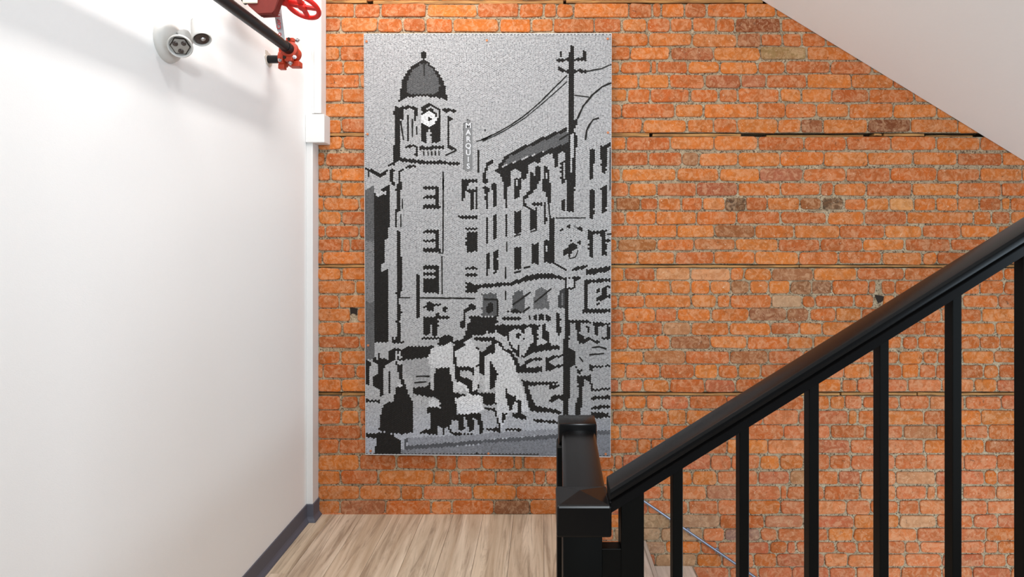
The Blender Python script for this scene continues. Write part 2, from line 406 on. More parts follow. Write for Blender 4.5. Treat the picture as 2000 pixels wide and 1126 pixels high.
# ================================================================== FLOOR, STAIRS DOWN
LE = 0.262     # landing edge
fb = B().box(-1.149, LE, -1.6, D-.0005, -.22, -.006).out('floor', 'base'); struct(fb, 'landing floor of pale brown wood plank flooring')
x = -1.149; k = 0
bounds = [-1.149+.0]
wpl = .1505
xs = [-1.149]+[(-1.149+.105)+wpl*i for i in range(10)]
xs = [v for v in xs if v < LE-.02]+[LE]
for a, b in zip(xs, xs[1:]):
    y = D-.001; first = random.uniform(.35, 1.1)
    while y > -1.6:
        L = first if y > D-.01 else 1.22; first = 1.22; y0 = max(-1.6, y-L)
        g = .0006
        V = [(a+g, y0+g, -.006), (b-g, y0+g, -.006), (b-g, y-g, -.006), (a+g, y-g, -.006)]
        V += [(a+g, y0+g, -.0008), (b-g, y0+g, -.0008), (b-g, y-g, -.0008), (a+g, y-g, -.0008)]
        e = .0018
        V += [(a+e, y0+e, 0), (b-e, y0+e, 0), (b-e, y-e, 0), (a+e, y-e, 0)]
        Fc = [(8, 9, 10, 11)]+[(i, (i+1) % 4, 4+(i+1) % 4, 4+i) for i in range(4)]+[(4+i, 4+(i+1) % 4, 8+(i+1) % 4, 8+i) for i in range(4)]
        c = random.uniform(.55, 1.0); mk('plank', V, Fc, 'floor', fb, tint=np.array((c, c*random.uniform(.93, 1), c*random.uniform(.88, .98))))
        y = y0
# staircase going down along the brick wall
st = thing('staircase', 'pale wood-look stairs descending beside the brick wall behind the black railing', 'stairs', (LE+.12, 2.3, -.145))
steps = [(LE, .523, -.145), (.523, .754, -.255), (.754, 1.0, -.42), (1.0, 1.25, -.585), (1.25, 1.5, -.75), (1.5, 1.75, -.915), (1.75, 2.0, -1.08), (2.0, 2.6, -1.245)]
pz = -.22
for (a, b, z) in steps:
    y0, y1 = 1.5, D-.008
    o = B().box(a-.02, b-.004, y0, y1, z-.035, z, .002).out('tread', 'tread', st)
    arr = np.ones((len(o.data.vertices), 4), np.float32); c = random.uniform(.85, 1); arr[:, :3] = (c, c*.98, c*.97)
    ca = o.data.color_attributes.new('tint', 'FLOAT_COLOR', 'POINT'); ca.data.foreach_set('color', arr.ravel())
    B().box(b-.006, b+.002, y0, y1, z-.036, z+.0015, .001).out('nosing', 'chrome', st)
    B().box(a-.02, a-.004, y0, y1, z-.035, (z+.16)-.035 if a > LE else -.222, 0).out('riser', 'tread', st) if a > LE else None
B().prism([(LE-.02, 1.46, -.225), (LE+.02, 1.46, -.19), (2.6, 1.46, -1.33), (2.6, 1.46, -1.6), (LE-.02, 1.46, -.5)], (0, .04, 0)).out('stringer', 'base', st)
# a landing at the foot of the stairs
lf = B().box(2.55, 3.1, -.2, D, -1.5, -1.42).out('floor', 'base'); struct(lf)

# ================================================================== LEFT WALL AND TRIM
o = B().box(-1.249, -1.149, -1.6, D+.2, -.22, 3.2).out('wall_left', 'wall'); struct(o, 'smooth white painted wall at the left')
o = B().box(-1.149, -1.118, 3.0, D+.003, 0, 1.85, .002).out('trim_1', 'trim'); struct(o, 'narrow white corner post against the brick')
o = B().box(-1.149, -1.0565, 2.985, D-.006, 1.845, 1.984, .004).out('trim_2', 'trim'); struct(o, 'square white trim block at the brick corner')
u = B(); u.box(-1.149, -1.124, 3.0, D-.006, 1.984, 3.2, .001); u.box(-1.124, -1.112, 3.006, D-.006, 1.99, 3.2); u.box(-1.112, -1.077, 2.999, D-.006, 1.99, 3.2, .003)
o = u.out('trim_3', 'trim'); struct(o, 'grooved white vertical casing above the trim block')
# baseboard
bp = [(0, 0), (.020, 0), (.018, .006), (.009, .016), (.006, .024), (.0055, .081), (.004, .084), (0, .084)]
path = [(-1.149, -1.6), (-1.149, 3.0), (-1.118, 3.0), (-1.118, D-.004)]
V = []; Fc = []; n = len(bp)
dirs = [Vector((1, 0)), Vector((1, -1)), Vector((1, -1)), Vector((1, 0))]
for (x, y), d in zip(path, dirs):
    for (t, z) in bp: V.append((x+d.x*t, y+d.y*t, z))
for s in range(3):
    for i in range(n):
        j = (i+1) % n; Fc.append((s*n+i, s*n+j, (s+1)*n+j, (s+1)*n+i))
Fc += [tuple(range(n)), tuple(range(3*n, 4*n))[::-1]]
o = mk('baseboard_left', V, Fc, 'base'); struct(o, 'charcoal cove baseboard along the white wall')
bm_ = bmesh.new(); bm_.from_mesh(o.data); bmesh.ops.recalc_face_normals(bm_, faces=bm_.faces[:]); bm_.to_mesh(o.data); bm_.free()
# ceiling and sloped soffit
o = B().box(-1.249, .9, -1.6, 1.45, 3.2, 3.3).out('ceiling', 'wall'); struct(o)
o = B().box(-1.249, .06, 1.45, D, 3.2, 3.3).out('ceiling', 'wall'); struct(o)
zs = lambda X: wz(0)-(X-wx(1485))*.6117
o = B().prism([(.05, 1.45, zs(.05)), (3.1, 1.45, zs(3.1)), (3.1, 1.45, zs(3.1)+.25), (.05, 1.45, zs(.05)+.25)], (0, D-.0055-1.45, 0)).out('soffit', 'soffit')
o.name = 'ceiling_soffit'; struct(o, 'plain sloping white underside of the stairs above, cutting across the brick wall')

# ================================================================== MURAL
MY = 3.040; ms = F/MY
mt = thing('wall_mural', 'tall black and white dotted mural of a domed clock tower street on the brick wall', 'mural', W(952, 889, MY+.01))
c4 = [W(711, 66, MY), W(1194.5, 65.5, MY), W(1192.5, 892, MY), W(714, 887, MY)]
B().prism(c4, (0, .022, 0)).out('panel', 'backing', mt)
for (a, b) in ((0, 1), (1, 2), (2, 3), (3, 0)):   # thin metal edge
    pa, pb = c4[a], c4[b]; cen = (c4[0]+c4[1]+c4[2]+c4[3])/4
    na = (cen-pa).normalized()*.004; nb = (cen-pb).normalized()*.004
    B().prism([pa-Vector((0, .003, 0)), pb-Vector((0, .003, 0)), pb+nb-Vector((0, .003, 0)), pa+na-Vector((0, .003, 0))], (0, .026, 0)).out('edge_strip', 'alu', mt)
TILES = {2:(700,50,3.52),3:(940,50,3.52),4:(700,350,3.753),5:(940,350,3.753),6:(700,630,4.17),7:(940,630,4.17)}
K = .017      # black paint
ART = []      # (tile, kind, tone, width, pts)
def P(t, tone, *pts): ART.append((t, 'p', tone, 0, pts))
def L(t, w_, *pts, tone=K): ART.append((t, 'l', tone, w_, pts))
def O(t, tone, x, y, r): ART.append((t, 'o', tone, r, ((x, y),)))
def R(t, tone, x0, y0, x1, y1): P(t, tone, (x0, y0), (x1, y0), (x1, y1), (x0, y1))
BR = .58; G1 = .16; G2 = .33; G3 = .42
# -- tower
P(2,K,(435,185),(462,182),(462,225),(455,235),(475,250),(425,250),(445,235),(437,225))
P(2,K,(425,250),(475,250),(520,285),(560,340),(590,400),(605,470),(618,520),(570,500),(500,490),(430,487),(340,492),(285,522),(275,525),(290,470),(295,400),(320,340),(360,290))
P(2,.13,(430,262),(470,262),(520,310),(550,360),(560,410),(555,450),(520,468),(470,472),(380,470),(335,465),(330,420),(345,350),(380,300))
L(2,8,(452,262),(452,345))
P(2,K,(258,548),(285,560),(300,570),(312,600),(312,640),(288,650),(290,730),(285,830),(290,915),(250,955),(205,975),(205,955),(235,935),(240,830),(255,800),(250,620),(240,610))
L(2,16,(290,568),(350,560),(400,575),(388,645)); L(2,10,(290,655),(310,785)); L(2,17,(342,620),(342,790)); L(2,10,(371,640),(371,765)); L(2,10,(400,690),(402,750))
L(2,12,(435,575),(490,540),(562,580),(562,790))
P(2,K,(430,600),(460,578),(500,572),(535,595),(548,640),(548,805),(500,808),(498,720),(475,715),(470,808),(428,800))
R(2,BR,476,715,497,808); O(2,.86,484,642,52); O(2,K,490,642,10)
L(2,18,(582,582),(665,584)); L(2,15,(620,632),(645,640)); L(2,14,(622,635),(620,835),(672,852)); L(2,11,(675,855),(598,892))
L(2,20,(430,842),(578,838))
for x in (448,478,503,528,553): L(2,9,(x,862),(x+2,893))
L(2,22,(290,920),(400,935),(470,942),(572,940)); L(2,18,(580,942),(690,950)); L(2,12,(325,832),(385,825),(398,840),(398,895))
L(2,14,(40,977),(90,998),(150,1030),(195,1003)); L(2,8,(70,985),(70,1040)); L(2,14,(328,975),(385,963))
P(2,K,(215,985),(245,985),(245,1090),(235,1095),(215,1060)); P(2,K,(278,995),(315,985),(290,1010),(290,1060),(305,1085),(290,1110),(290,1130),(272,1130)); P(2,K,(205,1095),(217,1100),(212,1130),(160,1130))
P(2,.2,(110,1095),(70,1130),(108,1130)); L(2,10,(583,1005),(583,1130)); L(2,14,(455,1112),(550,1115),(550,1130))
P(2,K,(705,1060),(815,1055),(820,1075),(760,1080),(745,1130),(708,1130)); L(2,11,(825,855),(825,1010)); L(2,13,(862,1078),(868,1010),(890,960),(915,935)); O(2,K,872,1120,14)
P(2,.15,(727,672),(755,643),(783,672),(787,985),(770,1002),(735,1002),(725,980)); O(2,.1,870,720,9)
# -- wires, pole, roof
L(3,8,(0,785),(100,740),(200,685),(300,615),(400,530),(480,450),(590,340)); L(3,6,(10,795),(150,728),(300,635),(420,535),(590,385)); L(2,7,(810,795),(870,780),(915,755))
P(3,K,(615,140),(632,135),(634,180),(640,190),(640,740),(660,750),(663,830),(645,840),(642,1130),(585,1130),(598,1040),(598,740),(602,320),(600,240),(607,190))
P(3,BR,(612,750),(636,745),(640,820),(627,1030),(612,990))
L(3,16,(530,240),(600,235)); L(3,16,(640,235),(710,235)); L(3,17,(706,180),(708,235)); L(3,14,(543,180),(545,210)); L(3,14,(540,290),(545,310),(600,315)); L(3,26,(600,310),(645,312)); L(3,20,(672,310),(712,318)); L(3,8,(715,315),(830,295),(895,265))
L(3,8,(640,478),(740,490)); L(3,11,(660,640),(700,555),(760,480),(830,420),(895,393)); L(3,12,(650,650),(645,700)); L(3,11,(716,785),(725,720),(745,680),(770,645),(810,635))
P(3,.14,(185,890),(580,720),(602,740),(602,800),(480,845),(300,905),(150,965),(130,960)); L(3,19,(128,965),(190,888),(300,835),(450,770),(582,715)); L(3,10,(535,785),(600,745))
P(3,K,(80,1000),(200,950),(300,915),(480,845),(540,825),(600,800),(612,830),(612,1130),(585,1130),(575,870),(545,870),(530,885),(525,960),(510,980),(495,900),(490,880),(430,890),(400,930),(405,948),(385,950),(370,935),(320,960),(315,1040),(300,1055),(275,1055),(275,1000),(230,985),(205,1005),(205,1095),(180,1105),(180,1130),(150,1130),(150,1080),(128,1020))
R(3,K,340,1010,360,1130); P(3,K,(380,960),(412,970),(410,1060),(390,1090),(375,1130),(345,1130)); P(3,K,(432,960),(470,990),(475,1130),(440,1130)); R(3,BR,448,1010,460,1100)
L(3,12,(555,1085),(553,940),(575,930)); L(3,13,(635,910),(640,1050)); P(3,K,(230,1050),(268,1045),(268,1130),(232,1130)); R(3,BR,240,1065,252,1105); R(3,K,75,1085,105,1130); L(3,20,(25,1118),(45,1128))
P(3,K,(740,855),(778,850),(772,1050),(742,1055)); P(3,K,(820,830),(890,805),(890,830),(862,840),(858,1015),(825,1010)); L(3,7,(886,840),(886,1130)); L(3,14,(20,1080),(25,1010),(45,955),(80,930)); R(3,K,820,1110,860,1130)
# -- left facade
P(4,.14,(38,90),(120,48),(120,1130),(38,1130)); P(4,.24,(38,450),(120,450),(120,900),(38,900))
P(4,K,(120,95),(160,95),(225,50),(230,350),(215,360),(215,430),(195,440),(190,600),(165,640),(170,675),(215,650),(225,1130),(120,1130)); P(4,BR,(128,100),(200,82),(205,105),(140,132))
L(4,15,(250,0),(258,40)); P(4,K,(290,0),(310,0),(320,70),(312,85),(312,220),(285,245),(280,360),(268,350),(268,230),(288,200),(286,90),(265,70),(286,65)); L(4,8,(322,140),(322,215)); L(4,9,(311,255),(311,350))
P(4,K,(280,375),(305,375),(305,560),(320,575),(318,820),(302,870),(305,950),(318,970),(312,1020),(292,1050),(305,1130),(280,1130),(285,1070),(275,1050),(285,1000),(280,930),(290,880),(278,850))
for y in (62,382): L(4,14,(485,y),(585,y)); L(4,13,(485,y+68),(572,y+68)); L(4,30,(487,y+138),(585,y+138)); L(4,19,(580,y),(578,y+140))
L(4,9,(622,0),(620,540),(585,538)); L(4,9,(612,560),(614,840))
L(4,22,(485,645),(585,645)); L(4,22,(485,692),(580,692)); R(4,K,482,728,585,828); L(4,15,(578,640),(578,828)); L(4,14,(437,705),(437,1005)); L(4,9,(310,866),(380,868)); L(4,10,(440,868),(855,872))
P(4,K,(475,945),(515,900),(600,915),(550,940),(560,960),(510,965),(500,940)); P(4,K,(615,935),(650,935),(648,970),(620,965)); P(4,K,(570,975),(590,975),(590,1000),(670,1000),(655,1025),(585,1020),(585,1130),(545,1130),(540,1050),(520,1050),(512,1130),(480,1130),(480,1010),(570,1010))
P(4,K,(775,955),(830,905),(865,935),(860,955),(790,965),(780,1050),(765,1095),(740,1085),(745,1040),(765,1040)); P(4,K,(790,1010),(830,1000),(980,1010),(980,1130),(785,1130),(800,1100),(795,1050),(840,1045),(820,1030)); L(4,12,(948,1080),(948,1130),tone=BR)
P(4,K,(752,0),(870,0),(865,20),(800,30),(780,50),(785,130),(757,168)); L(4,17,(835,80),(837,215)); L(4,13,(868,60),(868,215)); L(4,13,(790,82),(870,90)); P(4,K,(723,248),(745,265),(872,268),(872,290),(750,290))
L(4,14,(787,362),(870,362)); R(4,K,790,388,873,530); L(4,17,(790,652),(870,652)); L(4,15,(790,700),(870,700)); P(4,K,(790,760),(820,755),(860,775),(980,765),(980,790),(880,800),(862,827),(790,827))
P(4,K,(930,60),(952,60),(952,215),(932,215)); L(4,16,(945,290),(945,465)); P(4,K,(932,550),(962,540),(950,705),(940,690)); P(4,.1,(908,850),(980,830),(980,990),(905,990))
# -- right facade
P(5,K,(28,60),(52,60),(50,215),(32,215)); P(5,K,(82,40),(110,25),(110,195),(85,200)); P(5,K,(20,0),(50,0),(45,30),(20,45)); P(5,K,(165,0),(215,0),(215,30),(190,45),(185,215),(173,215))
P(5,K,(238,60),(285,60),(287,130),(240,147)); L(5,13,(250,0),(252,60)); L(5,13,(283,0),(283,60)); P(5,K,(35,290),(52,285),(50,465),(38,465)); P(5,K,(85,265),(115,260),(115,440),(85,445)); R(5,K,175,262,187,425); L(5,8,(187,455),(187,530))
P(5,K,(237,240),(290,232),(290,395),(237,405)); L(5,11,(240,417),(290,400)); P(5,K,(33,545),(60,540),(60,640),(45,705),(35,690)); P(5,K,(85,530),(120,520),(120,685),(95,690),(90,600)); P(5,K,(237,505),(295,492),(290,655),(237,665)); L(5,11,(240,685),(290,672)); L(5,11,(310,650),(360,640))
P(5,K,(365,480),(415,465),(417,625),(370,610)); L(5,9,(360,385),(410,370)); L(5,18,(380,0),(375,80),(312,140),(312,185),(350,210),(385,232),(400,250)); P(5,K,(360,200),(385,230),(410,195),(410,360),(362,372)); L(5,22,(388,182),(435,180))
P(5,K,(445,0),(480,0),(485,60),(515,90),(515,160),(490,175),(480,150),(478,90),(450,90)); L(5,18,(465,185),(468,325)); L(5,12,(495,180),(500,260)); P(5,K,(500,265),(530,290),(530,600),(622,650),(622,668),(560,640),(500,610),(450,610),(465,580),(460,480),(448,470),(460,455),(500,440)); R(5,BR,470,482,490,530)
P(5,K,(625,0),(685,0),(683,235),(625,235)); P(5,K,(585,145),(610,150),(608,235),(587,230)); P(5,K,(585,0),(612,0),(607,30),(590,30)); P(5,K,(790,80),(828,72),(825,285),(795,295)); P(5,K,(880,55),(918,45),(915,245),(880,255))
L(5,8,(545,283),(765,283)); O(5,K,587,372,10); O(5,K,643,350,14); O(5,.2,692,350,8); O(5,K,725,365,16)
P(5,K,(680,400),(662,430),(652,470),(630,500),(595,520),(598,555),(620,560),(640,540),(650,580),(665,530),(690,505),(710,520),(705,480),(655,465)); O(5,K,720,460,14); L(5,7,(640,560),(650,580),(690,570),(710,520))
L(5,18,(675,660),(770,637)); L(5,13,(532,290),(532,600)); P(5,K,(785,375),(840,380),(915,370),(915,555),(880,555),(880,450),(875,405),(825,400),(822,570),(788,570)); L(5,11,(920,402),(955,400)); L(5,13,(915,450),(955,445))
P(5,K,(765,660),(955,635),(955,667),(800,700),(765,695)); L(5,22,(762,965),(770,750),(955,735)); L(5,24,(755,965),(955,960)); O(5,K,855,815,14); O(5,K,855,915,11); P(5,K,(890,790),(920,775),(955,775),(955,787),(920,800),(922,845),(955,850),(955,867),(905,872),(900,892),(850,892),(845,860),(885,850))
L(5,21,(0,780),(190,767)); L(5,22,(215,765),(310,735),(400,714),(500,712),(588,720)); L(5,34,(320,728),(400,712),(520,708)); L(5,10,(178,640),(178,730)); L(5,9,(178,815),(178,885))
P(5,K,(605,716),(728,716),(725,730),(692,740),(690,790),(670,806),(630,802),(618,780),(605,730)); P(5,BR,(625,726),(682,726),(680,785),(660,796),(632,790)); P(5,K,(612,790),(640,790),(640,1130),(612,1130))
P(5,.12,(5,840),(115,833),(120,1000),(5,1000)); P(5,K,(45,905),(85,905),(90,975),(40,975)); L(5,12,(20,878),(122,882)); L(5,16,(118,890),(122,1000))
P(5,.12,(235,840),(265,810),(300,815),(318,870),(318,980),(200,975),(222,950)); P(5,.16,(385,870),(405,810),(440,790),(485,815),(495,945),(375,950)); L(5,11,(390,900),(515,800)); L(5,12,(230,920),(362,825)); L(5,12,(308,970),(355,935)); P(5,K,(185,975),(230,950),(275,960),(320,980))
P(5,.06,(558,900),(575,820),(612,785),(612,942),(572,945)); P(5,.2,(585,850),(606,815),(606,925),(585,925))
L(5,22,(170,1018),(275,1018)); L(5,10,(352,995),(358,1030)); R(5,K,385,995,405,1030); R(5,K,425,990,455,1030); P(5,K,(475,985),(512,1010),(512,1037),(475,1035)); P(5,K,(545,980),(575,985),(582,1020),(572,1130),(550,1130),(550,1010))
P(5,K,(0,1010),(110,1005),(125,1040),(105,1065),(530,1062),(532,1130),(0,1130)); L(5,12,(48,1078),(50,1130),tone=BR); P(5,BR,(205,1112),(240,1095),(292,1090),(322,1130),(110,1130),(108,1080),(130,1120)); P(5,BR,(320,1090),(372,1090),(377,1130),(325,1130)); R(5,BR,412,1062,446,1130); P(5,BR,(478,1085),(500,1065),(530,1095),(545,1130),(490,1130))
P(5,K,(640,1028),(770,1030),(800,1050),(955,1050),(955,1075),(640,1130)); P(5,K,(640,1028),(955,1060),(955,1130),(640,1130)); P(5,G3,(650,1070),(690,1060),(702,1130),(662,1130)); P(5,G3,(770,1072),(810,1060),(832,1130),(775,1130)); P(5,G3,(865,1078),(955,1070),(955,1130),(870,1130))
# -- street, lower left
P(6,.15,(50,0),(133,0),(133,210),(140,300),(50,300)); P(6,K,(133,0),(250,0),(248,160),(133,160)); P(6,K,(318,0),(345,0),(342,70),(352,150),(395,160),(275,165),(278,110),(292,150),(312,100))
P(6,K,(533,0),(648,0),(648,105),(605,105),(605,0),(585,10),(580,105),(533,100)); L(6,17,(520,124),(690,126)); P(6,K,(825,0),(870,0),(862,50),(830,45))
P(6,K,(905,0),(1084,0),(1084,100),(1062,92),(1055,30),(1045,92),(940,100),(905,130),(875,150),(800,215),(780,200),(780,150),(850,130),(880,60)); L(6,24,(960,132),(1084,137)); P(6,K,(645,165),(680,110),(730,95),(770,110),(782,165),(720,165),(690,190),(655,180))
P(6,G3,(355,300),(570,280),(600,520),(560,600),(450,575),(450,440),(390,420)); P(6,K,(345,215),(400,195),(620,185),(590,215),(570,282),(355,305))
P(6,K,(250,230),(290,210),(350,210),(352,225),(310,235),(302,290),(218,345),(203,400),(207,500),(195,615),(178,600),(175,540),(118,520),(120,430),(155,420),(160,340),(125,310),(128,200),(145,320),(162,290),(165,225),(185,290),(250,295)); P(6,K,(50,310),(105,310),(90,400),(85,510),(50,505)); L(6,17,(50,632),(170,640))
P(6,.5,(55,515),(120,520),(180,560),(185,870),(55,890)); L(6,17,(50,632),(170,640))
P(6,.5,(215,350),(290,310),(322,350),(325,500),(300,560),(280,645),(190,655),(207,500)); L(6,15,(256,400),(250,560))
P(6,K,(300,300),(355,335),(360,430),(400,560),(440,640),(447,890),(370,905),(290,900),(230,890),(165,875),(190,700),(218,650),(280,645),(300,560),(322,490),(355,515),(345,480),(325,400)); O(6,.70,337,503,18); P(6,BR,(302,230),(350,230),(354,325),(328,350),(305,300)); O(6,K,325,240,8); O(6,K,322,285,9); O(6,K,345,300,7)
P(6,K,(50,905),(240,885),(290,915),(340,950),(350,1070),(240,1065),(135,1060),(148,945),(60,925))
L(6,12,(470,437),(580,435)); L(6,12,(455,487),(552,480)); P(6,K,(450,530),(560,520),(572,480),(600,500),(620,600),(560,602),(450,575))
P(6,.70,(565,285),(600,200),(650,190),(690,195),(760,150),(768,230),(782,330),(740,365),(590,365)); P(6,BR,(590,365),(627,370),(610,480),(627,550),(588,545)); P(6,.70,(738,355),(780,340),(792,470),(852,500),(852,560),(780,565),(752,450))
P(6,K,(627,370),(740,360),(758,450),(780,565),(900,590),(890,612),(790,612),(800,740),(990,727),(1000,770),(1022,850),(1012,905),(985,895),(975,800),(930,770),(945,870),(905,880),(875,770),(850,770),(868,870),(815,872),(812,790),(765,790),(745,850),(772,890),(830,895),(940,905),(770,918),(735,870),(735,830),(700,860),(695,920),(740,935),(690,928),(680,850),(640,830),(642,905),(480,900),(530,875),(582,865),(592,740),(560,730),(562,685),(667,690),(665,640),(620,600),(617,480)); P(6,.70,(570,635),(620,615),(664,640),(664,688),(575,680))
P(6,K,(768,200),(800,180),(860,170),(945,180),(1000,230),(1030,240),(1084,210),(1084,425),(990,415),(1000,460),(960,600),(900,580),(860,500),(795,470),(778,330)); P(6,.70,(790,230),(862,190),(890,130),(930,140),(947,190),(982,230),(982,340),(940,362),(800,352)); P(6,.70,(945,360),(985,350),(982,470),(962,555),(920,550),(928,490)); P(6,BR,(825,392),(905,392),(940,425),(938,470),(900,455),(830,440)); P(6,BR,(985,425),(1084,415),(1084,545),(1010,560),(990,470))
P(6,K,(950,570),(1084,570),(1084,672),(1025,667),(1010,600)); P(6,.8,(790,612),(900,590),(962,588),(1010,600),(1022,700),(960,735),(830,742),(800,700)); L(6,19,(800,490),(868,508),(905,600),tone=.8); L(6,12,(1025,695),(1084,702)); L(6,16,(1045,865),(1084,865)); L(6,10,(1000,885),(1022,860))
P(6,.2,(350,1030),(1090,985),(1090,1100),(350,1100)); P(6,.34,(400,935),(1090,900),(1090,955),(405,1000)); P(6,.11,(375,1010),(385,930),(405,930),(388,1000),(1090,948),(1090,978),(760,1005),(392,1032)); P(6,.26,(350,1030),(375,1030),(1090,985),(1090,1100),(350,1100)); P(6,K,(945,1058),(970,1058),(960,1085),(950,1080))
# -- street, lower right
P(7,K,(0,0),(115,0),(115,15),(560,20),(560,180),(640,185),(640,210),(440,240),(345,282),(260,240),(100,110),(60,95),(50,30),(40,95),(0,100)); P(7,BR,(0,100),(110,80),(200,110),(260,240),(240,250),(150,180),(100,150),(0,170)); L(7,24,(0,133),(100,133)); P(7,BR,(118,60),(150,90),(215,118),(215,150),(120,100))
P(7,BR,(225,80),(280,45),(322,60),(345,110),(335,250),(300,280),(290,235),(250,190),(218,120)); P(7,BR,(360,50),(400,35),(415,60),(422,150),(385,200),(345,270),(322,240),(345,100)); P(7,BR,(460,30),(495,30),(500,130),(542,165),(455,185),(460,150)); O(7,K,300,100,22); O(7,K,345,130,12); P(7,K,(280,260),(300,180),(312,170),(315,290))
P(7,BR,(528,0),(612,0),(622,80),(650,100),(655,210),(640,182),(562,165),(555,80),(530,60)); P(7,K,(615,0),(642,0),(650,60),(637,125),(617,80)); P(7,K,(340,277),(380,210),(422,185),(640,185),(642,212),(500,222),(400,250))
P(7,G3,(715,0),(1060,0),(1060,775),(700,760)); P(7,K,(690,20),(720,10),(715,200),(762,230),(768,330),(722,360),(712,755),(668,755),(666,165))
P(7,K,(770,0),(812,0),(800,90),(850,130),(880,115),(962,155),(950,172),(880,140),(850,160),(800,172),(775,110)); P(7,K,(855,25),(880,35),(887,90),(860,60)); P(7,K,(900,0),(1060,0),(1060,18),(957,25),(955,100),(930,100),(925,30)); L(7,22,(1035,35),(1035,110)); L(7,14,(990,125),(1050,128)); P(7,K,(765,350),(800,380),(852,375),(800,415),(780,400))
P(7,K,(780,430),(892,425),(907,540),(1060,523),(1060,547),(900,552),(880,470),(842,465),(827,530),(820,650),(808,755),(760,755),(765,660),(792,600),(787,500)); P(7,K,(885,340),(960,350),(1060,340),(1060,352),(905,367),(895,420),(885,380)); L(7,24,(910,612),(1060,602)); L(7,24,(912,690),(1060,678)); P(7,K,(885,745),(905,725),(1035,733),(1048,772),(888,774)); L(7,12,(900,200),(960,195),(1020,215)); L(7,12,(880,260),(1000,250)); L(7,10,(800,280),(830,320))
P(7,.36,(700,775),(1060,775),(1060,885),(700,885)); P(7,.13,(700,882),(1060,875),(1060,908),(700,915)); P(7,.24,(700,912),(1060,905),(1060,1100),(700,1100))
P(7,K,(0,240),(50,200),(75,180),(95,145),(140,138),(172,175),(180,212),(240,220),(262,260),(300,300),(312,360),(300,405),(280,390),(262,320),(225,260),(180,225),(150,270),(120,245),(80,247),(50,242),(30,280),(25,420),(0,410)); P(7,.70,(40,258),(120,240),(112,165),(130,165),(165,205),(230,250),(270,310),(290,400),(350,560),(385,700),(390,730),(230,730),(180,815),(150,890),(140,800),(108,600),(125,430),(92,320),(80,300),(65,350),(70,550),(30,565),(25,420),(30,280))
P(7,K,(85,310),(100,360),(130,412),(158,420),(125,432),(107,520),(72,545),(70,450)); P(7,K,(0,570),(105,570),(122,662),(20,662),(10,600)); P(7,K,(20,690),(110,690),(150,820),(152,890),(50,872),(60,857),(140,850),(133,810),(100,712),(20,705))
P(7,K,(200,530),(225,580),(262,602),(285,575),(292,602),(272,640),(247,700),(225,732),(215,640),(198,600)); P(7,K,(280,640),(325,622),(330,740),(372,760),(367,790),(270,772),(248,740),(300,735),(300,655)); P(7,K,(170,735),(212,730),(190,790),(170,812)); L(7,15,(205,865),(312,870)); P(7,K,(0,790),(15,800),(15,870),(0,880))
P(7,K,(270,310),(312,360),(350,325),(400,293),(502,278),(502,300),(400,312),(358,362),(502,358),(502,400),(300,407)); P(7,K,(523,283),(668,253),(670,272),(560,298),(560,330),(600,347),(662,333),(662,352),(560,385),(520,402))
P(7,K,(330,465),(400,478),(632,475),(600,497),(380,515),(430,650),(442,672),(640,710),(662,747),(560,732),(395,717),(368,600)); L(7,24,(560,522),(622,515)); P(7,K,(555,637),(575,590),(668,588),(668,632),(620,615),(570,650)); L(7,15,(435,795),(628,808))
P(7,.34,(0,900),(632,860),(632,905),(0,950)); P(7,.12,(0,955),(500,915),(632,905),(632,940),(300,962),(0,978)); P(7,.24,(0,978),(300,962),(632,940),(700,935),(700,1100),(0,1100))

pitch = 3.95; rowp = pitch*.866
pts = []
ncol = int((1193.5-711.5)/rowp)
for c in range(ncol):
    u = (c+.5)/ncol; ytop = 66.5+.2*u; ybot = 887.0+4.6*u; off = (pitch/2 if c % 2 else 0)
    for r in range(int((ybot-ytop-2)/pitch)):
        yy = ytop+pitch*.5+off+r*pitch
        if yy < ybot-1: v = (yy-ytop)/(ybot-ytop); pts.append(((711.5+2.8*v+1)*(1-u)+(1194.2-1.8*v-1)*u, yy))
pts = np.array(pts)+rng.normal(0, .16, (len(pts), 2)); N = len(pts)
tone = np.full(N, .50); strokes = []
gx = (pts[:, 0]-711)/482; gy = (pts[:, 1]-65)/825
for (t, kind, tn, wd, pp) in ART:
    x0, y0, s = TILES[t]; q = np.array(pp, float)/s+np.array((x0, y0))
    X, Y = pts[:, 0], pts[:, 1]
    if kind == 'p':
        inside = np.zeros(N, bool); n = len(q)
        for i in range(n):
            xa, ya = q[i]; xb, yb = q[(i+1) % n]
            if ya == yb: continue
            c = ((ya > Y) != (yb > Y)) & (X < (xb-xa)*(Y-ya)/(yb-ya)+xa); inside ^= c
        m = inside
    elif kind == 'o':
        m = (X-q[0, 0])**2+(Y-q[0, 1])**2 < max(wd/s, 2.5)**2
    elif wd/s < 3.3 and tn == K:
        strokes.append((q, max(wd/s*.58, 1.0))); continue
    else:
        m = np.zeros(N, bool); hw = max(wd/s/2, 1.15)+.45
        for a_, b_ in zip(q, q[1:]):
            d = b_-a_; L2 = (d**2).sum()+1e-9; tt = np.clip(((X-a_[0])*d[0]+(Y-a_[1])*d[1])/L2, 0, 1)
            m |= (X-a_[0]-tt*d[0])**2+(Y-a_[1]-tt*d[1])**2 < hw**2
    tone[m] = tn
isblack = tone < .06
tone = tone*rng.uniform(.9, 1.08, N)
tone = np.clip(tone, .02, .9)
sg = 6
ang = np.arange(sg)*2*math.pi/sg
ca, sa = np.cos(ang), np.sin(ang)
Rm = (pitch*.535)/ms; Ri = Rm*.60
cx = (pts[:, 0]-VX)/ms; cz = EYE-(pts[:, 1]-VY)/ms
vert = np.zeros((N, 3*sg+1, 3), np.float32)
